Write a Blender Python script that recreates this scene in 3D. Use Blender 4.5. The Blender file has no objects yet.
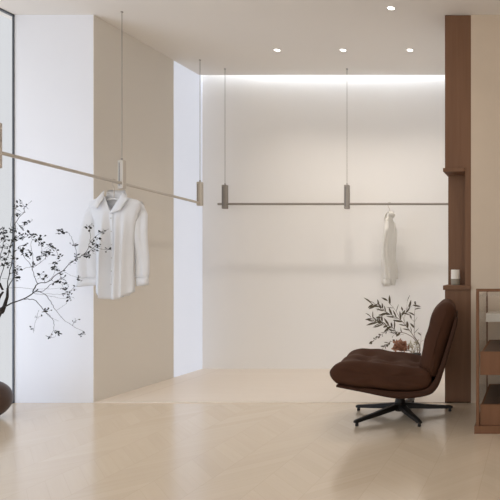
import bpy, bmesh, math, random
from mathutils import Vector, Matrix, noise
R = random.Random(7)
PI = math.pi
scene = bpy.context.scene
C = scene.collection
F = 560.0; VX = 536.0; VY = 267.0; CH = 0.98     # focal length (px), vanishing point, eye height
CEIL = 2.80; YF = 4.04; YB = 5.36

def P(px, py, y):
    """point at depth y that the camera sees at pixel px, py"""
    return Vector(((px-VX)*y/F, y, CH+(VY-py)*y/F))

# ------------------------------------------------------------------ materials
def new_mat(name):
    m = bpy.data.materials.new(name); m.use_nodes = True
    nt = m.node_tree
    return m, nt, nt.nodes['Principled BSDF']
def N(nt, typ, **kw):
    n = nt.nodes.new(typ)
    for k, v in kw.items(): setattr(n, k, v)
    return n
def L(nt, a, b): nt.links.new(a, b)
def mixcol(nt, fac, c1, c2):
    n = N(nt, 'ShaderNodeMix', data_type='RGBA')
    n.inputs['A'].default_value = (*c1, 1); n.inputs['B'].default_value = (*c2, 1)
    L(nt, fac, n.inputs['Factor'])
    return n.outputs['Result']
def srgb(r, g, b):
    f = lambda c: ((c/255)/12.92 if c/255 <= .04045 else ((c/255+.055)/1.055)**2.4)
    return (f(r), f(g), f(b))

def mottled(name, c1, c2, scale=3, rough=.6, bump=0.0, bscale=60, sheen=0, stretch=(1,1,1), metallic=0, spec=.5):
    m, nt, b = new_mat(name)
    tc = N(nt, 'ShaderNodeTexCoord'); mp = N(nt, 'ShaderNodeMapping')
    mp.inputs['Scale'].default_value = stretch
    L(nt, tc.outputs['Object'], mp.inputs['Vector'])
    no = N(nt, 'ShaderNodeTexNoise'); no.inputs['Scale'].default_value = scale; no.inputs['Detail'].default_value = 5
    L(nt, mp.outputs['Vector'], no.inputs['Vector'])
    L(nt, mixcol(nt, no.outputs['Fac'], c1, c2), b.inputs['Base Color'])
    b.inputs['Roughness'].default_value = rough; b.inputs['Metallic'].default_value = metallic
    b.inputs['Specular IOR Level'].default_value = spec
    if sheen:
        b.inputs['Sheen Weight'].default_value = sheen; b.inputs['Sheen Roughness'].default_value = .4
        b.inputs['Sheen Tint'].default_value = (*[min(1, x*4) for x in c2], 1)
    if bump:
        n2 = N(nt, 'ShaderNodeTexNoise'); n2.inputs['Scale'].default_value = bscale; n2.inputs['Detail'].default_value = 4
        L(nt, mp.outputs['Vector'], n2.inputs['Vector'])
        bp = N(nt, 'ShaderNodeBump'); bp.inputs['Strength'].default_value = bump; bp.inputs['Distance'].default_value = .01
        L(nt, n2.outputs['Fac'], bp.inputs['Height']); L(nt, bp.outputs['Normal'], b.inputs['Normal'])
    return m
def wood(name, c1, c2, stretch=(14, 14, .7), rough=.45):
    return mottled(name, c1, c2, scale=2.2, rough=rough, stretch=stretch, bump=.06, bscale=9, spec=.3)

M = {}
M['white_wall'] = mottled('white_paint', (.77,.785,.83), (.81,.825,.87), 1.5, .75, .03, 40)
M['back_wall'] = mottled('warm_white_paint', (.80,.785,.765), (.83,.815,.795), 1.2, .75, .03, 40)
M['beige_wall'] = mottled('beige_wallcovering', (.68,.645,.59), (.71,.675,.62), 2, .75, .04, 60, stretch=(1,1,.3))
M['plaster'] = mottled('beige_plaster', (.565,.465,.36), (.625,.525,.42), 3, .8, .15, 14)
M['ceiling'] = mottled('ceiling_paint', (.76,.725,.68), (.78,.745,.70), 1, .85)
M['walnut'] = wood('walnut_veneer', (.134,.064,.033), (.208,.109,.060), rough=.6)
M['case_wood'] = wood('case_walnut', (.13,.057,.027), (.205,.098,.048), rough=.6)
M['case_inside'] = wood('tray_lining', (.055,.032,.022), (.085,.05,.034))
M['velvet'] = mottled('brown_velvet', (.036,.0135,.0064), (.066,.026,.0125), 7, .8, .12, 90, sheen=.14, spec=.2)
M['shell'] = mottled('brown_suede', (.028,.0105,.0052), (.044,.0175,.0085), 5, .75, .1, 120, sheen=.10, spec=.2)
M['black_metal'] = mottled('black_metal', (.006,.005,.0045), (.011,.009,.008), 6, .45, metallic=.0, spec=.3)
M['steel'] = mottled('brushed_nickel', (.52,.475,.42), (.59,.545,.49), 8, .38, metallic=.45, stretch=(1,1,.2))
M['steel_dark'] = mottled('dark_nickel', (.25,.225,.20), (.31,.28,.25), 8, .4, metallic=.4, stretch=(1,1,.2))
M['cable'] = mottled('cable_steel', (.30,.28,.26), (.36,.34,.31), 20, .5, metallic=.4)
M['frame_dark'] = mottled('grey_aluminium', (.10,.11,.13), (.14,.15,.17), 6, .45, metallic=.4)
M['shirt'] = mottled('white_cotton', (.82,.835,.865), (.87,.885,.915), 12, .85, .12, 160)
def translucent(m, w):
    nt = m.node_tree; b = nt.nodes['Principled BSDF']; out = nt.nodes['Material Output']
    tl = N(nt, 'ShaderNodeBsdfTranslucent'); mx = N(nt, 'ShaderNodeMixShader'); mx.inputs[0].default_value = w
    L(nt, b.inputs['Base Color'].links[0].from_socket, tl.inputs['Color'])
    L(nt, b.outputs[0], mx.inputs[1]); L(nt, tl.outputs[0], mx.inputs[2]); L(nt, mx.outputs[0], out.inputs['Surface'])
translucent(M['shirt'], .15)
M['button'] = mottled('pearl_button', (.5,.5,.48), (.65,.64,.62), 20, .3)
M['cream'] = mottled('cream_linen', (.78,.755,.70), (.85,.83,.785), 14, .85, .15, 140, stretch=(3,3,.5))
translucent(M['cream'], .15)
M['hanger'] = mottled('pale_plastic', (.66,.66,.66), (.74,.74,.74), 5, .4)
M['vase_brown'] = mottled('brown_stoneware', (.035,.018,.012), (.085,.042,.028), 4, .42, .15, 25)
M['vase_dark'] = mottled('dark_ceramic', (.02,.014,.011), (.035,.025,.02), 5, .4)
M['bark'] = mottled('dark_bark', (.010,.008,.008), (.028,.022,.020), 20, .8)
M['leaf_dark'] = mottled('dark_leaf', (.007,.009,.008), (.02,.024,.02), 12, .6)
M['twig'] = mottled('brown_twig', (.10,.065,.035), (.16,.11,.065), 20, .8)
M['leaf_olive'] = mottled('olive_leaf', (.032,.023,.013), (.13,.10,.052), 9, .6)
M['leaf_pale'] = mottled('pale_leaf', (.42,.38,.28), (.56,.52,.40), 9, .7)
M['petal'] = mottled('russet_petal', (.27,.115,.065), (.44,.225,.14), 14, .75)
M['candle'] = mottled('ivory_ceramic', (.72,.68,.62), (.80,.76,.70), 10, .45)
M['stone'] = mottled('grey_stone', (.22,.195,.15), (.32,.285,.23), 30, .6)

def chevron(name, c1, c2, dark, rough, colw=.50, plank=.095, ang=1.0, var=1.0, spec=.5, coat=0):
    m, nt, b = new_mat(name)
    tc = N(nt, 'ShaderNodeTexCoord'); sp = N(nt, 'ShaderNodeSeparateXYZ')
    L(nt, tc.outputs['Object'], sp.inputs[0])
    def ma(op, a, bb=None):
        n = N(nt, 'ShaderNodeMath', operation=op)
        for i, v in enumerate((a, bb)):
            if v is None: continue
            if isinstance(v, (int, float)): n.inputs[i].default_value = v
            else: L(nt, v, n.inputs[i])
        return n.outputs[0]
    x = sp.outputs['X']; y = sp.outputs['Y']
    u = ma('DIVIDE', x, colw)
    fr = ma('FRACT', u); tri = ma('ABSOLUTE', ma('SUBTRACT', fr, .5))
    v = ma('DIVIDE', ma('ADD', y, ma('MULTIPLY', tri, colw*ang)), plank)
    half = ma('FLOOR', ma('MULTIPLY', u, 2))
    iv = ma('FLOOR', v); fv = ma('FRACT', v)
    cv = N(nt, 'ShaderNodeCombineXYZ'); L(nt, half, cv.inputs[0]); L(nt, iv, cv.inputs[1])
    wn = N(nt, 'ShaderNodeTexWhiteNoise', noise_dimensions='2D'); L(nt, cv.outputs[0], wn.inputs['Vector'])
    # grain running along each plank
    gx = ma('ADD', x, ma('MULTIPLY', wn.outputs['Value'], 7)); 
    gv = N(nt, 'ShaderNodeCombineXYZ'); L(nt, ma('MULTIPLY', gx, 2.0), gv.inputs[0]); L(nt, ma('MULTIPLY', v, 1.8), gv.inputs[1])
    gn = N(nt, 'ShaderNodeTexNoise'); gn.inputs['Scale'].default_value = 1.6; gn.inputs['Detail'].default_value = 6
    L(nt, gv.outputs[0], gn.inputs['Vector'])
    fac = ma('ADD', ma('MULTIPLY', wn.outputs['Value'], .45*var), ma('MULTIPLY', gn.outputs['Fac'], .6))
    base = mixcol(nt, fac, c1, c2)
    e1 = ma('LESS_THAN', fv, .02); e2 = ma('LESS_THAN', ma('ABSOLUTE', ma('SUBTRACT', tri, .25)), .2465)
    edge = ma('MULTIPLY', ma('MAXIMUM', e1, ma('SUBTRACT', 1, e2)), .35*var)
    mx = N(nt, 'ShaderNodeMix', data_type='RGBA'); L(nt, edge, mx.inputs['Factor']); L(nt, base, mx.inputs['A'])
    mx.inputs['B'].default_value = (*dark, 1)
    L(nt, mx.outputs['Result'], b.inputs['Base Color'])
    b.inputs['Roughness'].default_value = rough; b.inputs['Specular IOR Level'].default_value = spec
    b.inputs['Coat Weight'].default_value = coat; b.inputs['Coat Roughness'].default_value = .14
    return m
M['floor'] = chevron('oak_chevron', (.64,.525,.395), (.72,.61,.475), (.50,.39,.28), .20, var=.8, spec=1.0, coat=.35)
M['niche_floor'] = chevron('pale_oak', (.74,.655,.565), (.80,.72,.635), (.52,.43,.34), .35, colw=3.0, plank=.12, ang=0.0, var=.5)

def glass_mat(name, tint=(.97,.97,.97)):
    m = bpy.data.materials.new(name); m.use_nodes = True; nt = m.node_tree; nt.nodes.clear()
    out = N(nt, 'ShaderNodeOutputMaterial'); mix = N(nt, 'ShaderNodeMixShader')
    tr = N(nt, 'ShaderNodeBsdfTransparent'); tr.inputs[0].default_value = (*tint, 1)
    gl = N(nt, 'ShaderNodeBsdfGlossy'); gl.inputs['Roughness'].default_value = .02
    lw = N(nt, 'ShaderNodeLayerWeight'); lw.inputs['Blend'].default_value = .12
    L(nt, lw.outputs['Fresnel'], mix.inputs[0]); L(nt, tr.outputs[0], mix.inputs[1]); L(nt, gl.outputs[0], mix.inputs[2])
    lw.inputs['Blend'].default_value = .3
    pw_ = N(nt, 'ShaderNodeMath', operation='POWER'); L(nt, lw.outputs['Facing'], pw_.inputs[0]); pw_.inputs[1].default_value = 4
    ml = N(nt, 'ShaderNodeMath', operation='MULTIPLY_ADD'); L(nt, pw_.outputs[0], ml.inputs[0]); ml.inputs[1].default_value = .35; ml.inputs[2].default_value = .03
    L(nt, ml.outputs[0], mix.inputs[0])
    L(nt, mix.outputs[0], out.inputs[0])
    return m
M['glass'] = glass_mat('clear_glass')
def emit_mat(name, col, s):
    m, nt, b = new_mat(name)
    b.inputs['Base Color'].default_value = (.6,.6,.6,1)
    b.inputs['Emission Color'].default_value = (*col, 1); b.inputs['Emission Strength'].default_value = s
    return m
M['lamp'] = emit_mat('lamp_lens', (1,.95,.88), 6)
M['frosted'] = emit_mat('frosted_daylit_glass', (.80,.84,.95), .52)
M['frosted'].node_tree.nodes['Principled BSDF'].inputs['Base Color'].default_value = (.36,.37,.40,1)

# ------------------------------------------------------------------ mesh helpers
def bm_box(bm, lo, hi):
    lo = Vector(lo); hi = Vector(hi)
    r = bmesh.ops.create_cube(bm, size=1)
    for v in r['verts']:
        v.co = Vector((lo[i] + (v.co[i]+.5)*(hi[i]-lo[i]) for i in range(3)))
    return r['verts']
def bm_tube(bm, pts, rads, n=8, cap=True, flat=1.0):
    pts = [Vector(p) for p in pts]
    if isinstance(rads, (int, float)): rads = [rads]*len(pts)
    rings = []; up = None
    for i, p in enumerate(pts):
        d = (pts[min(i+1, len(pts)-1)] - pts[max(i-1, 0)]).normalized()
        if up is None:
            up = Vector((0,0,1)) if abs(d.z) < .9 else Vector((0,1,0))
        a = d.cross(up)
        if a.length < 1e-5: a = d.cross(Vector((1,0,0)))
        a.normalize(); bb = a.cross(d).normalized(); up = bb
        rings.append([bm.verts.new(p + (a*math.cos(2*PI*k/n) + bb*math.sin(2*PI*k/n)*flat)*rads[i]) for k in range(n)])
    for r0, r1 in zip(rings, rings[1:]):
        for k in range(n):
            bm.faces.new((r0[k], r0[(k+1) % n], r1[(k+1) % n], r1[k]))
    if cap:
        bm.faces.new(list(reversed(rings[0]))); bm.faces.new(rings[-1])
    return rings
def bm_lathe(bm, prof, n=40, c=(0,0,0)):
    rings = []
    for r, z in prof:
        rings.append([bm.verts.new((c[0]+r*math.cos(2*PI*k/n), c[1]+r*math.sin(2*PI*k/n), c[2]+z)) for k in range(n)])
    for r0, r1 in zip(rings, rings[1:]):
        for k in range(n):
            bm.faces.new((r0[k], r0[(k+1) % n], r1[(k+1) % n], r1[k]))
    bm.faces.new(list(reversed(rings[0]))); bm.faces.new(rings[-1])
def smooth_path(pts, sub=4):
    pts = [Vector(p) for p in pts]; out = []
    for i in range(len(pts)-1):
        p0 = pts[max(i-1,0)]; p1 = pts[i]; p2 = pts[i+1]; p3 = pts[min(i+2, len(pts)-1)]
        for k in range(sub):
            t = k/sub
            out.append(.5*((2*p1)+(p2-p0)*t+(2*p0-5*p1+4*p2-p3)*t*t+(3*p1-p0-3*p2+p3)*t**3))
    out.append(pts[-1]); return out
def obj(name, bm, mat, parent=None, smooth=False, bevel=0, solid=0, subsurf=0, loc=None):
    bmesh.ops.recalc_face_normals(bm, faces=bm.faces)
    me = bpy.data.meshes.new(name); bm.to_mesh(me); bm.free()
    o = bpy.data.objects.new(name, me); C.objects.link(o)
    me.materials.append(mat if not isinstance(mat, str) else M[mat])
    if smooth:
        for p in me.polygons: p.use_smooth = True
    if solid:
        s = o.modifiers.new('s', 'SOLIDIFY'); s.thickness = solid; s.offset = 0
    if bevel:
        b = o.modifiers.new('b', 'BEVEL'); b.width = bevel; b.segments = 2; b.limit_method = 'ANGLE'
    if subsurf:
        s = o.modifiers.new('u', 'SUBSURF'); s.levels = subsurf; s.render_levels = subsurf
    if parent:
        o.parent = parent
        o.matrix_parent_inverse = Matrix.Translation(-parent.location) if parent.type == 'EMPTY' and parent.parent is None else parent.matrix_parent_inverse
    if loc: o.location = loc
    return o
def tag(o, label, cat, group=None):
    o['label'] = label; o['category'] = cat
    if group: o['group'] = group
    return o
def thing(name, label, cat, loc=(0,0,0), group=None):
    o = bpy.data.objects.new(name, None); C.objects.link(o); o.location = loc
    o.empty_display_size = .1
    return tag(o, label, cat, group)
def struct(name, bm, mat, parent=None, **kw):
    o = obj(name, bm, mat, parent, **kw)
    if not parent: o['kind'] = 'structure'
    return o
def boxobj(name, lo, hi, mat, parent=None, bevel=0):
    bm = bmesh.new(); bm_box(bm, lo, hi)
    return obj(name, bm, mat, parent, bevel=bevel)
def boxstruct(name, lo, hi, mat, bevel=0):
    o = boxobj(name, lo, hi, mat, None, bevel); o['kind'] = 'structure'; return o

# ------------------------------------------------------------------ the setting
XL = -3.766; XN = -3.19; XC = -.657; XC2 = -.469; XR = 2.4; YK = -1.5
boxstruct('floor', (XL-.1, YK, -.1), (XR+.1, YF, 0), 'floor')
boxstruct('floor_niche', (XN-.003, YF, -.1), (XC2, YB+.1, .006), 'niche_floor')
boxstruct('ceiling', (XL-.1, .9, CEIL), (XR+.1, 5.31, CEIL+.12), 'ceiling')
boxstruct('ceiling_cove', (XN-.6, 5.10, 3.60), (XC2, YB+.1, 3.66), 'ceiling')
boxstruct('trim_cove_upstand', (XN-.6, 5.08, CEIL+.12), (XC2, 5.10, 3.60), 'ceiling')
boxstruct('wall_back', (XN-.6, YB, -.05), (XC2, YB+.1, 3.60), 'back_wall')
boxstruct('wall_front_left', (XL, YF, -.05), (XN-.004, 4.93, CEIL), 'white_wall')
boxstruct('wall_left', (XN-.004, YF, -.05), (XN, 4.93, CEIL), 'beige_wall')
boxstruct('wall_niche_right', (XC, YF+.26, -.05), (XC2, YB, 3.60), 'back_wall')
boxstruct('wall_front_right', (XC2, YF, -.05), (XR, YF+.15, CEIL), 'plaster')
boxstruct('wall_right', (XR, YK, -.05), (XR+.1, YF, CEIL), 'plaster')
boxstruct('baseboard_front_right', (XC2, YF-.012, 0), (XR, YF, .012), 'plaster')
# frosted side window at the far end of the niche's left wall
w2 = boxobj('window_2', (XN-.03, 4.93, -.05), (XN-.003, YB, 3.60), 'frosted'); w2['kind'] = 'structure'
# tall glazing along the left side of the room
w1 = bpy.data.objects.new('window_1', None); C.objects.link(w1); w1.location = (XL, 1.2, 0); w1['kind'] = 'structure'
bm = bmesh.new()
for y in (YF-.010, 2.6, 1.2, -.2, YK):
    bm_box(bm, (XL-(.004 if y > 4 else .05), y, 0), (XL+.004, y+.010 if y > 4 else y+.05, CEIL))
bm_box(bm, (XL-.02, YK, CEIL-.012), (XL+.004, YF, CEIL)); bm_box(bm, (XL-.02, YK, 0), (XL+.004, YF, .008))
obj('window_frame', bm, 'frame_dark', w1)
boxobj('pane', (XL-.003, YK, .008), (XL+.001, YF-.01, CEIL-.012), 'glass', w1)

# ------------------------------------------------------------------ walnut column with a shelf recess
ZL0, ZL1 = .815, .848           # lower ledge
ZU0, ZU1 = 1.665, 1.692         # upper ledge
col = thing('shelf_column', 'tall brown walnut column with open shelf recess at the end of the plaster wall', 'column', ((XC+XC2)/2, YF+.12, 0))
boxobj('lower_panel', (XC, YF, .0), (XC2, YF+.26, ZL0), 'walnut', col)
boxobj('upper_panel', (XC, YF, ZU1), (XC2, YF+.26, CEIL-.004), 'walnut', col)
boxobj('stile', (-.512, YF, ZL1), (XC2, YF+.26, ZU1), 'walnut', col)
boxobj('recess_back', (XC, YF+.15, ZL1), (-.512, YF+.26, ZU0), 'walnut', col)
boxobj('ledge', (XC-.012, YF-.016, ZL0), (XC2, YF+.26, ZL1), 'walnut', col, bevel=.003)
boxobj('ledge', (XC-.012, YF-.016, ZU0), (-.512, YF+.26, ZU1), 'walnut', col, bevel=.003)

# ------------------------------------------------------------------ candle cup on the ledge
cx, cy = (455.5-VX)*4.10/F, 4.10
t = thing('candle_jar', 'small ivory and grey stone candle jar on the walnut column ledge', 'candle', (cx, cy, ZL1))
bm = bmesh.new(); bm_lathe(bm, [(.028,0),(.032,.004),(.033,.045),(.033,.0455)], 32, (cx,cy,ZL1+.0005)); obj('base', bm, 'stone', t, smooth=False)['label'] = 'grey stone lower half'
bm = bmesh.new(); bm_lathe(bm, [(.033,.0455),(.033,.108),(.031,.112),(.028,.112),(.0275,.100),(.001,.0995)], 32, (cx,cy,ZL1+.0005)); obj('cup', bm, 'candle', t)['label'] = 'ivory upper half'
bm = bmesh.new(); bm_tube(bm, [(cx,cy,ZL1+.098),(cx+.001,cy,ZL1+.109)], .0012, 6); obj('wick', bm, 'bark', t)

# ------------------------------------------------------------------ downlights
for i, (px, py, lab) in enumerate([(277,50,'small round recessed ceiling downlight, leftmost of the three in a row'),
                      (343,50,'small round recessed ceiling downlight, middle of the three in a row'),
                      (410,50,'small round recessed downlight, rightmost of the row of three, nearest the walnut column'),
                      (391,8,'single recessed downlight in front of the row of three, nearest the camera')]):
    y = (CEIL-CH)*F/(VY-py); x = (px-VX)*y/F
    t = thing('downlight', lab, 'ceiling light', (x,y,CEIL), 'recessed downlights')
    bm = bmesh.new(); 
    prof = [(.0235,.0),(.0235,-.002),(.028,-.002),(.029,-.001),(.029,.0)]
    rings = [[bm.verts.new((x+r*math.cos(2*PI*k/28), y+r*math.sin(2*PI*k/28), CEIL+z)) for k in range(28)] for r, z in prof]
    for r0, r1 in zip(rings, rings[1:]+rings[:1]):
        for k in range(28): bm.faces.new((r0[k], r0[(k+1)%28], r1[(k+1)%28], r1[k]))
    obj('trim_ring', bm, 'hanger', t)
    bm = bmesh.new(); bm_lathe(bm, [(.0235,-.0015),(.023,-.0005)], 28, (x,y,CEIL)); obj('lens', bm, 'lamp', t)
    ld = bpy.data.lights.new('downlight_beam', 'SPOT'); ld.energy = 20 if i < 3 else 14; ld.color = (1,.92,.83)
    ld.spot_size = math.radians(115); ld.spot_blend = .9; ld.shadow_soft_size = .035
    lo = bpy.data.objects.new('downlight_beam', ld); C.objects.link(lo); lo.location = (x, y, CEIL-.02); lo.parent = t
    lo.matrix_parent_inverse = Matrix.Translation(-t.location)

# ------------------------------------------------------------------ hanging rails
def rail(name, label, a, b, hangers, cables, metal):
    """a, b: rail ends; hangers: list of points on the rail"""
    a = Vector(a); b = Vector(b); d = (b-a).normalized()
    t = thing(name, label, 'clothes rail', tuple(hangers[0]), 'suspended clothes rails')
    bm = bmesh.new(); bm_tube(bm, [a, b], .0105, 12); obj('rail', bm, metal, t, smooth=False)
    ang = math.atan2(d.y, d.x)
    for h, (w, dp, up, dn) in zip(hangers, cables):
        h = Vector(h)
        bm = bmesh.new(); vs = bm_box(bm, (-w/2, -dp/2, -dn), (w/2, dp/2, up))
        bmesh.ops.rotate(bm, verts=vs, cent=(0,0,0), matrix=Matrix.Rotation(0, 3, 'Z'))
        for v in bm.verts: v.co += h
        br = obj('bracket', bm, metal, t, bevel=.006)
        bm = bmesh.new(); bm_box(bm, h+Vector((-w/2-.0015, -dp/2+.012, -dn+.02)), h+Vector((-w/2+.002, -dp/2+.017, up-.02)))
        bm_box(bm, h+Vector((-w/2+.012, -dp/2-.0015, -dn+.02)), h+Vector((-w/2+.016, -dp/2+.002, up-.02)))
        g = obj('groove', bm, 'frame_dark', br); g.matrix_parent_inverse = Matrix()
        bm = bmesh.new(); bm_tube(bm, [h+Vector((0,0,up-.005)), h+Vector((0,0,up+.014))], .006, 10)
        bm_tube(bm, [h+Vector((0,0,up)), Vector((h.x,h.y,CEIL))], .0024, 8)
        bm_tube(bm, [Vector((h.x,h.y,CEIL-.006)), Vector((h.x,h.y,CEIL))], .008, 12)
        obj('cable', bm, 'cable', t)
    return t
RX = -2.95
def railz(y): return 1.609-(y-3.088)/1.829*.067
yl = [3.055, 3.99, 4.917]
rail('clothes_rail', 'nickel clothes rail on three cables running along the left wall, holding the white shirt',
     (RX, 2.25, railz(2.25)), (RX, 4.945, railz(4.945)), [(RX, y, railz(y)) for y in yl],
     [(.045,.04,.16,.09), (.042,.034,.165,.040), (.042,.04,.185,.025)], 'steel')
RY = 5.14; RZ = .98+(VY-204)*RY/F
xs = [(225-VX)*RY/F, (347-VX)*RY/F]
rail('clothes_rail', 'nickel clothes rail on two cables running across in front of the back wall',
     ((218-VX)*RY/F, RY, RZ), (XC, RY, RZ), [(x, RY, RZ) for x in xs], [(.045,.04,.175,.045)]*2, 'steel_dark')

# ------------------------------------------------------------------ garments
def lerp(a, b, t): return a+(b-a)*t
def interp(tab, z):
    for (z0, v0), (z1, v1) in zip(tab, tab[1:]):
        if z <= z1: 
            t = (z-z0)/(z1-z0); t = max(0, min(1, t)); return lerp(v0, v1, t)
    return tab[-1][1]
def garment(t, T, mat, wtab, dtab, sleeves, hem, vdepth, folds, collar, seed):
    """hanging shirt; local x across, y front (-) / back (+), s = distance below the neck point. T: local -> world."""
    rr = random.Random(seed)
    ns, nb, nf = 44, 28, 14
    def fold(x, s, front):
        k = min(1, max(0, (s-.10)/.35))
        return k*sum(a*(math.sin(h)+.38*math.sin(2*h)) for a, h in ((a, f*x+p+(1.3 if front else 0)+.8*s) for f, a, p in folds))
    bm = bmesh.new(); rows = []
    for i in range(ns+1):
        q = i/ns; row = []
        def pt(xn, front, side):
            # xn -1..1 across
            s_end = hem(xn, front)
            s = q**1.15*s_end
            w = interp(wtab, s); dd = interp(dtab, s)
            if front:
                xin = max(.004, .062*(1-s/vdepth)) if s < vdepth else .004
                x = side*lerp(xin, w, xn)
                xr = x/w
            else:
                x = xn*w; xr = xn
            # slope of shoulder: points near the neck ride higher
            drop = s + (abs(xr)**1.0)*.034*max(0, 1-s/.22) 
            y = dd*math.sqrt(max(0, 1-abs(xr)**2.6))*(-1 if front else .75)
            y += fold(x, s, front)*(1-abs(xr)**6)
            x += .30*fold(x*1.3+.1, s, front)
            return T(Vector((x, y, -drop)))
        for k in range(nf+1): row.append(bm.verts.new(pt(k/nf, True, 1)))
        for k in range(1, nb): row.append(bm.verts.new(pt(1-2*k/nb, False, 1)))
        for k in range(nf, -1, -1): row.append(bm.verts.new(pt(k/nf, True, -1)))
        rows.append(row)
    for r0, r1 in zip(rows, rows[1:]):
        for k in range(len(r0)-1): bm.faces.new((r0[k], r0[k+1], r1[k+1], r1[k]))
    obj('body', bm, mat, t, smooth=True, solid=.0022)
    for (side, x0, x1, hw0, hw1, hd, s0, s1, yoff, ph) in sleeves:
        bm = bmesh.new(); rings = []; n = 28; m = 26
        for i in range(m+1):
            q = i/m; s = lerp(s0, s1-.055, q); ring = []
            cx_ = lerp(x0, x1, q**.8); hw = lerp(hw0, hw1, q); d_ = lerp(hd*.8, hd, min(1, q*2))
            if q < .12: hw *= .55+.45*q/.12; d_ *= .6+.4*q/.12
            for k in range(n):
                a = 2*PI*k/n
                f = 1+.26*min(1, q*3)*math.sin(3*a+ph+q*1.2)+.12*min(1, q*3)*math.sin(5*a+ph*2-q*2)
                sl_ = .05*max(0, side*math.cos(a)+.2)*max(0, 1-q/.22)
                ring.append(bm.verts.new(T(Vector((cx_+hw*math.cos(a)*f, yoff+d_*math.sin(a)*f+.01*math.sin(q*7+ph), -s-sl_)))))
            rings.append(ring)
        for r0, r1 in zip(rings, rings[1:]):
            for k in range(n): bm.faces.new((r0[k], r0[(k+1)%n], r1[(k+1)%n], r1[k]))
        bm.faces.new(list(reversed(rings[0])))
        sl = obj('sleeve', bm, mat, t, smooth=True, solid=.002)
        bm = bmesh.new(); rings = []
        for q in (0, .5, 1):
            s = lerp(s1-.057, s1, q); ring = []
            for k in range(n):
                a = 2*PI*k/n; f = 1.02+.22*math.sin(3*a+ph+1.2)
                ring.append(bm.verts.new(T(Vector((x1+hw1*math.cos(a)*f, yoff+hd*math.sin(a)*f+.01*math.sin(7+ph), -s+.006*math.cos(a))))))
            rings.append(ring)
        for r0, r1 in zip(rings, rings[1:]):
            for k in range(n): bm.faces.new((r0[k], r0[(k+1)%n], r1[(k+1)%n], r1[k]))
        c = obj('cuff', bm, mat, sl, smooth=True, solid=.004); c.matrix_parent_inverse = Matrix()
    # collar: stand round the back of the neck and two folded points
    bm = bmesh.new(); rows = []
    n = 24
    for j, (h, r) in enumerate([(-.034, .068), (-.010, .062), (.018, .059)]):
        rows.append([bm.verts.new(T(Vector((r*math.sin(a)*1.0, .5*r*math.cos(a)+.004, h-(.012 if abs(a) > 1.2 else 0)*(abs(a)-1.2)*2))))
                     for a in [lerp(-1.75, 1.75, k/n) for k in range(n+1)]])
    # the fall: folds over outward and down at the back
    rows.append([bm.verts.new(T(Vector((.068*math.sin(a), .036*math.cos(a)+.012, -.020-(.012 if abs(a) > 1.2 else 0)*(abs(a)-1.2)*2))))
                 for a in [lerp(-1.6, 1.6, k/n) for k in range(n+1)]])
    for r0, r1 in zip(rows, rows[1:]):
        for k in range(n): bm.faces.new((r0[k], r0[k+1], r1[k+1], r1[k]))
    co = obj('collar', bm, mat, t, smooth=True, solid=.003)
    for quad in collar:
        bm = bmesh.new(); g = 6; grid = []
        a, b, c_, d = [Vector(v) for v in quad]
        for i in range(g+1):
            grid.append([bm.verts.new(T((a.lerp(b, j/g)).lerp(d.lerp(c_, j/g), i/g) + Vector((0, -.010*math.sin(PI*j/g)*math.sin(PI*(i/g)), 0)))) for j in range(g+1)])
        for i in range(g):
            for j in range(g): bm.faces.new((grid[i][j], grid[i][j+1], grid[i+1][j+1], grid[i+1][j]))
        cp = obj('collar_point', bm, mat, co, smooth=True, solid=.0035); cp.matrix_parent_inverse = Matrix()
    # placket with its buttons
    bm = bmesh.new(); rows = []; s_end = hem(0, True)-.006; m = 30
    for i in range(m+1):
        s = lerp(vdepth-.012, s_end, i/m); dd = interp(dtab, s)
        rows.append([bm.verts.new(T(Vector((x, -dd+fold(x, s, True)*.9-.0045+(.002 if abs(x) > .01 else 0), -s)))) for x in (-.014,-.010,0,.010,.014)])
    for r0, r1 in zip(rows, rows[1:]):
        for k in range(4): bm.faces.new((r0[k], r0[k+1], r1[k+1], r1[k]))
    pk = obj('placket', bm, mat, t, smooth=True, solid=.002)
    for i in range(6):
        s = lerp(vdepth+.03, s_end-.10, i/5); dd = interp(dtab, s)
        c0 = Vector((0, -dd+fold(0, s, True)*.9-.006, -s))
        bm = bmesh.new(); bm_tube(bm, [T(c0), T(c0+Vector((0,-.0025,0)))], .0048, 12)
        bt = obj('button', bm, 'button', pk); bt.matrix_parent_inverse = Matrix()

def hanger(t, T, top, hw, railr=.0105):
    """hook over the rail (centre of the rail is local z=top) and sloping arms"""
    zc = top; r = railr+.0045
    hook = [Vector((0, r*math.cos(a), zc+r*math.sin(a))) for a in [math.radians(x) for x in (-40, -10, 20, 50, 80, 110, 140, 170, 195)]]
    hook += [Vector((0, -.010, zc-.030)), Vector((0, 0, zc-.045)), Vector((0, 0, -.041))]
    bm = bmesh.new(); bm_tube(bm, [T(p) for p in smooth_path(hook, 3)], .0028, 8); obj('hook', bm, 'steel', t, smooth=True)
    bm = bmesh.new()
    pts = [Vector((x*hw, 0, -.044-.034*abs(x)**1.25)) for x in [k/8-1 for k in range(17)]]
    bm_tube(bm, [T(p) for p in pts], [.004+.004*math.sin(PI*k/16) for k in range(17)], 10); obj('arms', bm, 'hanger', t, smooth=True)

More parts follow.
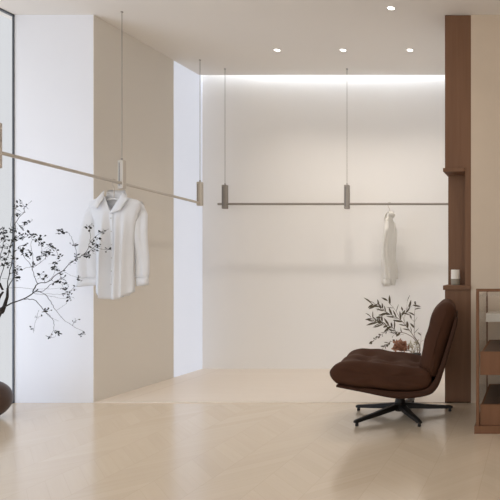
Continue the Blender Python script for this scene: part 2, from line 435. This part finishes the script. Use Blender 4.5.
# white shirt on the left rail, facing the camera
SY = 3.915; sc = F/SY
z0 = CH+(VY-192.5)/sc
T1 = lambda v: Vector((RX, SY, z0))+v
T1s = lambda v: Vector((RX+.010, SY, z0))+v
def q(px, py, y): return ((px-113)/sc+.0, y, (192.5-py)/sc)
t = thing('coat_hanger', 'pale coat hanger inside the white shirt on the left rail', 'hanger', (RX, SY, z0), 'garment hangers')
hanger(t, T1, railz(SY)-z0, .155)
t = thing('shirt', 'white button-up shirt hanging open-collared from the left rail', 'shirt', (RX, SY, z0))
wt = [(0,.062),(.02,.150),(.04,.180),(.06,.183),(.12,.168),(.2,.145),(.35,.128),(.55,.124),(.75,.130)]
dt = [(0,.020),(.06,.032),(.2,.040),(.5,.040),(.75,.045)]
def hem1(xn, front):
    return .735-.055*abs(xn)**2.2 + (.012 if front else .0)
garment(t, T1s, 'shirt', wt, dt,
        [(-1, -.180, -.222, .048, .066, .026, .060, .655, .018, .4), (1, .150, .166, .044, .036, .030, .056, .650, .034, 1.9)],
        hem1, .153, [(42, .019, .3), (67, .013, 1.2), (98, .008, .7)],
        [[q(104,191,-.022), q(93,208,-.058), q(102,209.5,-.066), q(106,199,-.040)],
         [q(123,193,-.024), q(113.5,215,-.066), q(124.5,211,-.064), q(130.5,199,-.040)]], 3)

# cream blouse on the back rail, seen edge-on
bx = (389.5-VX)*RY/F; zb0 = CH+(VY-213.5)*RY/F
T2 = lambda v: Vector((bx+v.y, RY-v.x, zb0+v.z))
t = thing('coat_hanger', 'pale coat hanger inside the cream blouse on the back rail', 'hanger', (bx, RY, zb0), 'garment hangers')
hanger(t, T2, RZ-zb0, .135)
t = thing('blouse', 'limp cream blouse seen edge-on, hanging from the back rail', 'blouse', (bx, RY, zb0))
garment(t, T2, 'cream', [(0,.05),(.03,.115),(.06,.145),(.2,.14),(.5,.125),(.75,.12)], [(0,.012),(.06,.022),(.2,.030),(.45,.040),(.7,.036)],
        [(-1, -.135,-.150,.03,.026,.026,.07,.60,0,.2), (1,.135,.145,.03,.026,.028,.07,.66,0,1.1)],
        lambda xn, f: .66-.05*abs(xn)**2, .12, [(48,.013,.1),(83,.010,1.5),(130,.006,.2)],
        [[(-.045,-.012,.012),(-.085,-.026,-.07),(-.055,-.032,-.085),(-.03,-.026,-.03)],
         [(.045,-.012,.012),(.01,-.032,-.10),(.05,-.032,-.085),(.075,-.024,-.03)]], 5)

# ------------------------------------------------------------------ lounge chair
CX, CY = -.890, 3.66
ch = thing('lounge_chair', 'low dark brown velvet swivel lounge chair with tufted seat on black star base', 'armchair', (CX, CY, 0))
def cushion(name, prof, hw, r, mat, parent, nT=26, dimple=None, yoff=0, nprof=64, sub=1):
    """closed side profile (x, z) swept across the chair's width with rounded ends"""
    pts = smooth_path([Vector((x, 0, z)) for x, z in prof]+[Vector((prof[0][0], 0, prof[0][1]))], 8)[:-1]
    # resample evenly
    L_ = [0]
    for i in range(len(pts)): L_.append(L_[-1]+(pts[(i+1) % len(pts)]-pts[i]).length)
    out = []; j = 0
    for k in range(nprof):
        d = L_[-1]*k/nprof
        while L_[j+1] < d: j += 1
        out.append(pts[j].lerp(pts[(j+1) % len(pts)], (d-L_[j])/max(1e-9, L_[j+1]-L_[j])))
    area = sum(out[i].x*out[(i+1) % nprof].z-out[(i+1) % nprof].x*out[i].z for i in range(nprof))
    sg = 1 if area > 0 else -1
    nor = []
    for i in range(nprof):
        tv = out[(i+2) % nprof]-out[i-2]; nor.append(Vector((tv.z, 0, -tv.x)).normalized()*sg)
    bm = bmesh.new(); rings = []
    for k in range(nT+1):
        tt = -math.cos(PI*k/nT)           # denser near the ends
        y = tt*hw
        e = max(0, (abs(y)-(hw-r))/r); ins = r*(1-math.sqrt(max(0, 1-e*e)))
        ring = []
        for p, n in zip(out, nor):
            c = p-n*ins
            c = Vector((c.x, y, c.z))
            if dimple: c = dimple(c, n)
            ring.append(bm.verts.new(Matrix.Rotation(math.radians(8), 3, 'Z') @ c+Vector((CX, CY+yoff, 0))))
        rings.append(ring)
    for r0, r1 in zip(rings, rings[1:]):
        for i in range(nprof): bm.faces.new((r0[i], r0[(i+1) % nprof], r1[(i+1) % nprof], r1[i]))
    caps = [bm.faces.new(rings[0]), bm.faces.new(list(reversed(rings[-1])))]
    if not sub: bmesh.ops.triangulate(bm, faces=caps)
    return obj(name, bm, mat, parent, smooth=True, subsurf=sub)
YAW = math.radians(8)
def U(px, py, dy=-.25):
    """side-profile point of the chair: seen at px, py on the plane dy away from the chair's middle"""
    px = px+6.3*max(0, min(1, (450-px)/120)); t = (px-VX)/F; c, s = math.cos(YAW), math.sin(YAW)
    x = (t*CY-CX)/(c-t*s)
    return (x, CH+(VY-py)*(CY+x*s+dy)/F)
HW = .288
tufts = [(x, y) for i, x in enumerate((-.22, -.06, .10)) for y in ((-.15, 0, .15) if i % 2 == 0 else (-.075, .075))]
def seat_dimple(c, n):
    if n.z > .2:
        for tx, ty in tufts:
            d2 = ((c.x-tx)**2+(c.y-ty)**2)
            c = c - Vector((0,0,1))*(.028*math.exp(-d2/.0018)+.016*math.exp(-d2/.009))
        c = c + Vector((0,0,-.010+.014*min(1, abs(c.y)/.26)**4))
        c = c + Vector((0,0,.010*noise.noise(Vector((c.x*9, c.y*9, 1)))))
    else:
        c = c + n*.010*noise.noise(Vector((c.x*8, c.y*6, c.z*8+3)))
    # side wrinkles pulling from the tufts
    if abs(c.y) > .21: c = c + Vector((0, math.copysign(.006, c.y)*math.sin(c.x*42+c.z*18), 0))
    return c
seat_prof = [U(332.5,373,-.2), U(333,366,-.15), U(337.5,357,0), U(344,350.5,.2), U(352,348.5,.22), U(365,349,.22), U(380,351,.22), U(400,353,.22), U(418,355,.22), U(430,357,.22),
             U(433,368,0), U(428,389), U(400,391.5), U(365,387.5), U(342,384.5), U(335.5,380,-.25)]
cushion('seat', seat_prof, HW, .05, 'velvet', ch, dimple=seat_dimple)
def back_dimple(c, n):
    if n.x < -.3:
        for tz in (.47, .60):
            for ty in (-.16, 0, .16):
                c = c + Vector((1,0,0))*.018*math.exp(-((c.z-tz)**2+(c.y-ty)**2)/.003)
    c = c + n*.005*noise.noise(Vector((c.x*9, c.y*9, c.z*9)))
    return c
back_prof = [U(419.5,368), U(420,362.5), U(423.5,343), U(427.5,327,-.2), U(431,314.5,-.1), U(435.5,305.5,.1), U(441.5,299.5,.2), U(447.5,298.3,.2), U(453,302,.1),
             U(456,308.5,0), U(456,317,-.1), U(452.5,330,-.2), U(448,346), U(443,362), U(439,375), U(434,379), U(426,375)]
cushion('backrest', back_prof, HW-.005, .08, 'velvet', ch, dimple=back_dimple)
# outer shell: a shallow tray that curves up behind the backrest
inner = [U(340,384), U(365,387.5), U(400,391.5), U(424,389.8), U(433,383.5), U(439.5,371), U(447.5,347), U(453.5,326), U(455.5,318)]
outer = [U(457.8,317), U(456.8,326), U(451.3,347), U(444,372), U(438,387), U(428,394.5), U(400,397.5), U(365,391), U(340,386)]
def resample(pts, n):
    p = smooth_path([Vector((x, 0, z)) for x, z in pts], 8); d = [0]
    for i in range(len(p)-1): d.append(d[-1]+(p[i+1]-p[i]).length)
    out = []; j = 0
    for k in range(n+1):
        q_ = d[-1]*k/n
        while j < len(d)-2 and d[j+1] < q_: j += 1
        out.append(p[j].lerp(p[j+1], (q_-d[j])/(d[j+1]-d[j])))
    return out
bm = bmesh.new(); rot = Matrix.Rotation(YAW, 3, 'Z'); ii = resample(inner, 48); oo = resample(list(reversed(outer)), 48)
rows = []
for y, g in [(-HW-.003, .25), (-HW+.003, .0), (0, 0), (HW-.003, 0), (HW+.003, .25)]:
    rows.append([[bm.verts.new(rot @ Vector((v.x, y, v.z))+Vector((CX, CY, 0))) for v in (a_.lerp(b_, g*.5), b_.lerp(a_, g*.5))] for a_, b_ in zip(ii, oo)])
for r0, r1 in zip(rows, rows[1:]):
    for k in range(48):
        bm.faces.new((r0[k][0], r0[k+1][0], r1[k+1][0], r1[k][0])); bm.faces.new((r0[k][1], r0[k+1][1], r1[k+1][1], r1[k][1]))
    for k in (0, 48): bm.faces.new((r0[k][0], r0[k][1], r1[k][1], r1[k][0]))
for r in (rows[0], rows[-1]):
    for k in range(48): bm.faces.new((r[k][0], r[k+1][0], r[k+1][1], r[k][1]))
obj('shell', bm, 'shell', ch, smooth=True)
e = [Vector((x, 0, z)) for x, z in (inner[1:])]
for s in (-1, 1):
    bm = bmesh.new()
    bm_tube(bm, smooth_path([Matrix.Rotation(YAW, 3, 'Z') @ Vector((p.x, s*(HW-.006), p.z))+Vector((CX, CY, 0)) for p in e], 4), .0045, 6)
    obj('piping', bm, 'velvet', ch, smooth=True)
zb = .178
bm = bmesh.new(); bm_lathe(bm, [(.11,zb+.014),(.11,zb+.002),(.055,zb-.006),(.03,zb-.012),(.027,zb-.05),(.034,.088),(.038,.083),(.038,.035),(.03,.028)], 28, (CX-.012,CY+.055,0)); obj('swivel_post', bm, 'black_metal', ch)
for k in range(5):
    a = math.radians(16+72*k); d = Vector((math.cos(a), math.sin(a), 0)); pp = Vector((-d.y, d.x, 0)); c0 = Vector((CX-.012, CY+.055, 0))
    bm = bmesh.new(); sec = []
    for r_, w, zt, zb_ in [(.015,.021,.080,.046),(.06,.021,.076,.042),(.20,.017,.055,.030),(.338,.0125,.038,.020),(.348,.010,.035,.022)]:
        sec.append([bm.verts.new(c0+d*r_+pp*s*w+Vector((0,0,z))) for s, z in ((-1,zb_),(1,zb_),(1,zt-.004),(.7,zt),(-.7,zt),(-1,zt-.004))])
    for r0, r1 in zip(sec, sec[1:]):
        for i in range(6): bm.faces.new((r0[i], r0[(i+1)%6], r1[(i+1)%6], r1[i]))
    bm.faces.new(sec[0]); bm.faces.new(list(reversed(sec[-1])))
    lg = obj('leg', bm, 'black_metal', ch)
    bm = bmesh.new(); bm_lathe(bm, [(.010,0),(.011,.003),(.009,.022)], 16, tuple(c0+d*.330)); ft = obj('foot', bm, 'black_metal', lg); ft.matrix_parent_inverse = Matrix()

# ------------------------------------------------------------------ display case
DX0, DX1, DY0, DY1 = -.353, .42, 3.294, 3.955
dc = thing('display_case', 'glass display case with walnut frame and two walnut trays in front of the plaster wall', 'display case', ((DX0+DX1)/2, (DY0+DY1)/2, 0))
pw = .0175
boxobj('plinth', (DX0-.010, DY0-.006, 0), (DX1, DY1, .046), 'case_wood', dc, bevel=.002)
for x in (DX0, DX1-pw):
    boxobj('post', (x, DY0, .046), (x+pw, DY0+pw, .852-pw), 'case_wood', dc, bevel=.0015)
    boxobj('post', (x+.002, DY1-.014, .046), (x+.014, DY1, .806), 'case_wood', dc, bevel=.0015)
boxobj('top_bar', (DX0, DY0, .852-pw), (DX1, DY0+pw, .852), 'case_wood', dc, bevel=.0015)
boxobj('glass_top', (DX0+.004, DY0+pw, .806), (DX1-.004, DY1, .812), 'glass', dc)
boxobj('glass_side', (DX0+.008, DY0+pw, .046), (DX0+.012, DY1-.015, .805), 'glass', dc)
boxobj('glass_side', (DX1-.012, DY0+pw, .046), (DX1-.008, DY1-.015, .805), 'glass', dc)
for z0_, z1_ in ((.342, .480), (.046, .168)):
    x0, x1, y0, y1 = DX0+pw+.006, DX1-pw-.006, DY0+.012, DY1-.014
    bm = bmesh.new()
    bm_box(bm, (x0, y0, z0_), (x1, y0+.016, z1_)); bm_box(bm, (x0, y1-.016, z0_), (x1, y1, z1_-.012))
    bm_box(bm, (x0, y0+.016, z0_), (x0+.012, y1-.016, z1_-.012)); bm_box(bm, (x1-.012, y0+.016, z0_), (x1, y1-.016, z1_-.012))
    dr = obj('tray', bm, 'case_wood', dc)
    li = boxobj('lining', (x0+.012, y0+.016, z0_), (x1-.012, y1-.016, z1_-.014), 'case_inside', dr); li.matrix_parent_inverse = Matrix()
    li['label'] = 'dark brown tray lining'
M['glass_shelf'] = mottled('pale_glass_shelf', (.52,.48,.42), (.56,.52,.46), 3, .2)
boxobj('glass_shelf', (DX0+pw, DY1-.20, .612), (DX1-pw, DY1-pw, .668), 'glass_shelf', dc)['label'] = 'pale shelf panel at the back of the case'

# ------------------------------------------------------------------ leaf helper
def leaf(bm, base, d, length, width, curl=.2, side=None, seg=4):
    d = Vector(d).normalized()
    side = side or d.cross(Vector((R.uniform(-1,1), R.uniform(-1,1), R.uniform(-1,1)))).normalized()
    up = side.cross(d).normalized(); prev = None
    for i in range(seg+1):
        t_ = i/seg; w = width*.5*math.sin(PI*min(1, .08+t_*.92))**.8 if i < seg else .0003
        c = base+d*length*t_+up*curl*length*(t_*t_)
        row = [bm.verts.new(c-side*w+up*w*.25), bm.verts.new(c), bm.verts.new(c+side*w+up*w*.25)]
        if prev:
            for k in range(2): bm.faces.new((prev[k], prev[k+1], row[k+1], row[k]))
        prev = row

# ------------------------------------------------------------------ round vase and dark branch by the window
VY0 = 3.61; vx = (-13.2-VX)*VY0/F
t = thing('vase', 'round dark brown stoneware vase on the floor by the left window', 'vase', (vx, VY0, 0))
bm = bmesh.new()
prof = [(.045,0)]+[(.126*math.sin(math.radians(a)), .124-.126*math.cos(math.radians(a))) for a in range(24, 158, 7)]
prof = [(r, max(0, z)) for r, z in prof]+[(.036,.246),(.040,.262),(.034,.264),(.030,.250),(.028,.2)]
bm_lathe(bm, prof, 44, (vx, VY0, 0)); obj('vase_body', bm, 'vase_brown', t, smooth=True)
br = thing('branch', 'bare dark branch with tiny near-black leaves standing in the round brown vase', 'branch', (vx, VY0, .21))
bb = bmesh.new(); lf = bmesh.new()
def path3(pts, yo0, yo1):
    n = len(pts)-1
    return [P(px, py, VY0+lerp(yo0, yo1, i/n)) for i, (px, py) in enumerate(pts)]
def tw(pts, r0, r1, yo0=0, yo1=0, n=7, sub=3):
    p = smooth_path(path3(pts, yo0, yo1), sub); k = len(p)-1
    p = [v+Vector((R.uniform(-1,1), R.uniform(-1,1), R.uniform(-1,1)))*.0022*(0 < i < k) for i, v in enumerate(p)]
    bm_tube(bb, p, [lerp(r0, r1, i/k)*(.72 if r0 < .0075 else .9) for i in range(k+1)], n)
    return p
allp = []
PXM = VY0/F
for pts, r0, r1, a, b in [
    ([(-13,386),(-6,360),(-7,335),(-3,318),(3,308)], .019, .014, 0, 0),
    ([(1,313),(5,305),(7,297),(7.5,288)], .0135, .006, 0, .02),
    ([(-3,322),(-2,305),(0,296),(3,292)], .012, .006, 0, -.03),
    ([(-2,318),(-3,300),(-2,286),(0,283),(3,290)], .010, .006, 0, .03),
    ([(7.5,288),(8,281),(10,270),(13,256),(14,243),(15,229),(15.6,223),(19,217),(23.4,213),(24.6,207),(26,206)], .0036, .0016, .02, .10),
    ([(7,290),(11,282),(14,276),(16,270)], .004, .0018, .02, .05),
    ([(-2,286),(2,272),(5,262),(9,252),(12,240),(13,226)], .003, .0016, .03, -.08),
    ([(-2,300),(-3,275),(0,258),(3,246),(4,238),(3,228)], .003, .0016, -.02, -.12),
    ([(3,308),(12,303),(23,299),(33,293),(38,289)], .0062, .0042, 0, .02),
    ([(33,293),(35,287),(39,283.5),(48.5,281.5),(56,275),(63,270.5),(72,262),(86,253),(96,246),(97.5,244)], .0045, .0016, .02, .12),
    ([(36,291.5),(43,291),(50,285),(58,280),(66,276)], .0030, .0012, .02, -.05),
    ([(96,247),(100,249),(108.6,249.4)], .0018, .0014, .12, .13),
    ([(85,254),(88,248),(90,242),(96,236),(101.6,232.6),(108.6,229)], .0020, .0009, .11, .16),
    ([(90,242),(90.5,235),(89.2,226)], .0016, .0009, .12, .13),
    ([(77,258),(76,250),(73.6,243),(71,237),(68,232.6),(63,232)], .0018, .0009, .10, .03),
    ([(23,299),(30,299.3),(36,300.5),(43,309.5),(48,314),(52,318.5),(54,323),(53.5,330),(50,337)], .0036, .0008, .01, -.08),
    ([(44,310),(48,315),(54,319),(59,321)], .0014, .0007, -.02, .04),
    ([(38,291),(45,294.5),(49,299),(53,306),(56,311),(63,318.5),(72,325.5),(83,331)], .0026, .0010, .02, .06),
    ([(34,293.5),(42,294.5),(50,294),(60,294.5),(69,295)], .0016, .0008, .02, .10),
    ([(45,295),(55,297),(63,298.5),(68,298)], .0013, .0007, .02, -.02),
    ([(56,310.5),(62,307),(66.5,303),(67.5,299)], .0011, .0007, .04, .05),
    ([(38,284),(35,279),(32.5,270),(30.6,264.5),(25,258),(22,253),(20,246)], .0026, .0011, .02, -.06),
    ([(35,266.5),(40,263),(45,258),(46,254)], .0016, .0009, -.02, -.08),
    ([(10,274),(20,270),(30,267),(36,265.5),(41,262)], .0016, .0012, .03, -.02),
    ([(2,278.5),(9,279),(17,278)], .0014, .0009, .02, .06),
    ([(8,288),(20,287.5),(33,289),(45,289),(60,288)], .0013, .0008, .02, .09),
    ([(32,270),(33,258),(31,247),(32,240),(31,234)], .0016, .0009, -.02, -.03),
    ([(45,257),(47,250),(51,247),(54,247)], .0012, .0008, -.07, -.10),
    ([(40,262),(42,252),(41,244),(41,238)], .0013, .0008, -.04, -.01),
    ([(39,310),(37,317),(34.5,325),(33.5,333)], .0011, .0006, -.02, -.05),
    ([(14,243),(18,240),(24,238),(31,234)], .0014, .0008, .08, .04),
    ([(16,222),(21,226),(26,222)], .0011, .0007, .08, .12),
    ([(14,236),(11,225),(13,214),(15.6,208)], .0012, .0007, .07, .02),
    ([(48,281.5),(54,274),(54,268)], .0012, .0008, .05, .01),
    ([(58,280),(62,285),(64,289)], .0011, .0007, -.02, -.06),
    ([(63,271),(70,275),(78,278)], .0010, .0007, .06, .10),
]:
    allp += tw(pts, r0, r1, a, b)
clusters = [(15.6,208,5),(26,206,3),(22,203,2),(26.4,222,7),(21,227.6,5),(30.6,234,9),(25,237,4),(18,237,5),(14.4,239,8),(12,230,6),(4,239,8),(2,234,5),(2,229,5),
    (41,238,5),(41,244,5),(46,255,9),(53,247,6),(50,246,4),(21,250,6),(7,253,5),(15,258,5),(3.6,266,7),(18,269,5),(12.6,272.5,4),(20.7,251,5),(39,275,4),(44,278,4),
    (54,268,6),(57,269,3),(78,278,5),(64,289,5),(70,297,5),(18,278,3),(36,240,4),(89,226,6),(63,232,7),(60,231,4),(97,245,8),(94,249,4),(101.6,232,6),(86,254,7),(78,258,5),
    (75,245,3),(71,262,4),(57,333,6),(50,338,4),(75.6,321,2),(82,334.5,3),(44,311,5),(54,263,4),(61,272,3),(33,266,3),(37,259,3),(108.6,249.4,2),(50,252,5),(24,245,4),(19,214,3),
    (88,256,5),(92,243,3),(55,283,3),(66,283,4),(62,279,4),(30,252,3),(10,246,6),(8,262,4),(1,247,5),(98,238,3),(58,255,3),(36,317,1),(34,330,1),(26,256,4),(5,258,5),(73,288,3),(68,292,3)]
for px, py, n in clusters:
    best = min(allp, key=lambda v: (VX+v.x*F/v.y-px)**2+(VY-(v.z-CH)*F/v.y-py)**2)
    c = P(px, py, best.y+R.uniform(-.03,.03))
    if (c-best).length > .008:
        mid = best.lerp(c, .5)+Vector((R.uniform(-.006,.006), 0, R.uniform(-.006,.006)))
        bm_tube(bb, [best, mid, c], [.0011,.0009,.0007], 5)
    for k in range(int(n*1.35)+2):
        off = Vector((R.gauss(0,.0105), R.gauss(0,.012), R.gauss(0,.0105)))
        d = Vector((R.uniform(-1,1), R.uniform(-1,1), R.uniform(-.8,1)))
        leaf(lf, c+off, d, R.uniform(.011,.023), R.uniform(.008,.0135), R.uniform(-.2,.3), seg=3)
        bm_tube(bb, [c, c+off], .0006, 4)
obj('stems', bb, 'bark', br, smooth=True); obj('leaves', lf, 'leaf_dark', br)

# ------------------------------------------------------------------ dried flowers behind the chair
PY0 = 4.62; kx = (414-VX)*PY0/F
t = thing('vase', 'low dark ceramic vase on the niche floor behind the lounge chair', 'vase', (kx, PY0, .006))
bm = bmesh.new(); bm_lathe(bm, [(.05,0),(.075,.01),(.095,.07),(.098,.13),(.085,.19),(.062,.23),(.055,.245),(.060,.258),(.055,.26),(.048,.245),(.045,.20),(.02,.18)], 36, (kx,PY0,.006)); obj('vase_body', bm, 'vase_dark', t, smooth=True)
br = thing('dried_branch', 'dried eucalyptus branch with slender olive leaves rising behind the chair seat', 'dried branch', (kx, PY0, .2))
bb = bmesh.new(); lf = bmesh.new()
def st(pts, r0, r1, y0, y1, leaves=None, every=3, ln=(.06,.10), bias=(0,0), skip=3):
    n = len(pts)-1
    p = smooth_path([P(px, py, PY0+lerp(y0, y1, i/n)) for i, (px, py) in enumerate(pts)], 4); k = len(p)-1
    bm_tube(bb, p, [lerp(r0, r1, i/k) for i in range(k+1)], 6)
    sd = 1
    if leaves:
        for i in range(skip, k+1, every):
            tv = (p[min(i+1,k)]-p[max(i-1,0)]).normalized(); sd = -sd
            nrm = Vector((-tv.z, 0, tv.x))*sd
            d = tv*R.uniform(.5,1.0)+nrm*R.uniform(.4,.9)+Vector((bias[0], R.uniform(-.6,.6), bias[1]))
            leaf(lf, p[i], d, R.uniform(*ln), R.uniform(.013,.020), R.uniform(-.6,.65), seg=5)
    return p
base = (418,362)
st([(415,372),base,(420,347),(414.6,337.6),(407.6,328),(400.6,320),(392,315),(386,312),(379,305),(372,304)], .0036,.0012, 0,-.04, True, 1, (.045,.085), skip=14)
st([(415,372),base,(416,342),(409,335),(402,332.5),(396,332),(392,327),(386,325),(381,324),(376,322),(371,318)], .0030,.0011, 0,.06, True, 1, (.045,.085), skip=16)
st([(414,372),base,(419,345),(414.6,336),(414.4,325),(414.6,312.4),(416,303)], .0026,.0010, .01,-.08, True, 2, (.05,.08), skip=13)
st([(400.6,320),(397,313),(393.6,308),(389,303),(386.5,299)], .0016,.0009, -.03,-.06, True, 3, (.05,.075), skip=5)
st([(400.6,320),(402,314),(403,310)], .0012,.0008, -.03,.02, True, 4, (.04,.06))
st([(407,328),(404,318),(408,309),(413,305)], .0012,.0008, -.03,.02, True, 3, (.045,.07), skip=6)
st([(414.6,322),(410,317),(406,308)], .0012,.0008, -.05,.0, True, 2, (.05,.07))
st([(388,313),(382,316),(379,320)], .0012,.0008, -.02,-.05, True, 1, (.03,.06))
st([(384,310),(380,308),(377,303)], .0012,.0008, -.02,-.05, True, 2, (.03,.06))
st([(404,334),(397,335),(391,332)], .0012,.0008, .02,.05, True, 2, (.04,.06))
st([(396,331),(388,331),(381,335),(375,339),(371,343)], .0014,.0008, .03,.02, True, 1, (.018,.03), skip=4)
st([(409,350),(400,343),(393,341),(387,344),(384,347)], .0014,.0008, .03,.06, True, 1, (.02,.04), skip=7)
st([(420,347),(421,340),(421,332)], .0012,.0008, 0,.03, True, 3, (.04,.06))
c = P(407.3,301,PY0-.05); leaf(lf, c, (.25,.1,1), .055, .011, .15, seg=5)
bm_tube(bb, [P(405.5,316,PY0-.02), P(406.5,308,PY0-.04), c], .0008, 5)
obj('stems', bb, 'twig', br, smooth=True); obj('leaves', lf, 'leaf_olive', br)
fl = thing('dried_flower', 'rusty brown dried hydrangea head low behind the chair seat', 'flower', (kx, PY0-.03, .2))
bb = bmesh.new(); pt_ = bmesh.new(); hc = P(400.5, 347, PY0-.06)
bm_tube(bb, smooth_path([Vector((kx-.01, PY0-.02, .20)), Vector((kx-.02, PY0-.03, .29)), hc+Vector((.02,0,-.03)), hc], 4), .003, 6)
for k in range(300):
    v = Vector((R.gauss(0,1), R.gauss(0,1), R.gauss(0,1))).normalized()
    if v.z < -.65: continue
    c = hc+Vector((v.x*.062, v.y*.055, v.z*.044))*R.uniform(.15,1.0)
    leaf(pt_, c, v+Vector((R.uniform(-.8,.8), R.uniform(-.8,.8), R.uniform(-.6,.8))), R.uniform(.016,.03), R.uniform(.014,.024), R.uniform(-.2,.5), seg=3)
obj('stem', bb, 'twig', fl, smooth=True); obj('petals', pt_, 'petal', fl)
fl = thing('dried_flower', 'pale dried leafy sprig between the rusty flower and the chair back', 'flower', (kx, PY0-.02, .2))
bb = bmesh.new(); pt_ = bmesh.new()
for k in range(7):
    a = P(R.uniform(409,420), R.uniform(342,353), PY0+R.uniform(-.06,.04))
    pth = smooth_path([Vector((kx, PY0-.01, .2)), Vector((kx, PY0-.01, .27)), a], 3)
    bm_tube(bb, pth, .0012, 5)
    for j in range(6):
        leaf(pt_, a+Vector((R.gauss(0,.008), R.gauss(0,.008), R.gauss(0,.008))), (R.uniform(-1,1), R.uniform(-1,1), R.uniform(-.5,1)), R.uniform(.015,.035), .012, .2, seg=3)
obj('stems', bb, 'twig', fl, smooth=True); obj('leaves', pt_, 'leaf_pale', fl)

# ------------------------------------------------------------------ light
def area(name, loc, rot, sx, sy, e, col, spread=None):
    ld = bpy.data.lights.new(name, 'AREA'); ld.shape = 'RECTANGLE'; ld.size = sx; ld.size_y = sy; ld.energy = e; ld.color = col
    if spread: ld.spread = spread
    o = bpy.data.objects.new(name, ld); C.objects.link(o); o.location = loc; o.rotation_euler = rot
    return o
# LED strip in the ceiling cove, washing down the back wall
area('cove_strip', ((XN+XC)/2+.1, 5.215, 3.50), (math.radians(30), 0, 0), 2.3, .16, 42, (.80,.89,1.0))
# daylight through the left glazing
wd = area('window_daylight', (XL-1.1, 2.3, .65), (0,0,0), 2.2, 1.4, 26, (.60,.74,1.0))
wd.rotation_euler = Vector((1,.75,0)).to_track_quat('-Z','Y').to_euler()

w = bpy.data.worlds.new('World'); scene.world = w; w.use_nodes = True
nt = w.node_tree; bg = nt.nodes['Background']
tc = N(nt, 'ShaderNodeTexCoord'); sp = N(nt, 'ShaderNodeSeparateXYZ'); L(nt, tc.outputs['Generated'], sp.inputs[0])
mr = N(nt, 'ShaderNodeMapRange'); mr.inputs['From Min'].default_value = -.64; mr.inputs['From Max'].default_value = -.25
L(nt, sp.outputs['X'], mr.inputs['Value'])
L(nt, mixcol(nt, mr.outputs['Result'], (.70,.715,.74), (1.5,1.44,1.36)), bg.inputs['Color'])
bg.inputs['Strength'].default_value = 1.0

# ------------------------------------------------------------------ camera
cd = bpy.data.cameras.new('camera'); cam = bpy.data.objects.new('camera', cd); C.objects.link(cam)
cam.location = (0, 0, CH); cam.rotation_euler = (PI/2, 0, 0)
cd.sensor_width = 36; cd.lens = 36*F/500; cd.shift_x = (250-VX)/500; cd.shift_y = (VY-250)/500
scene.camera = cam
vs = scene.view_settings; vs.view_transform = 'Standard'; vs.look = 'None'; vs.gamma = 1; vs.exposure = .09; vs.use_curve_mapping = False
scene.cycles.use_denoising = True
scene.cycles.max_bounces = 10; scene.cycles.diffuse_bounces = 6
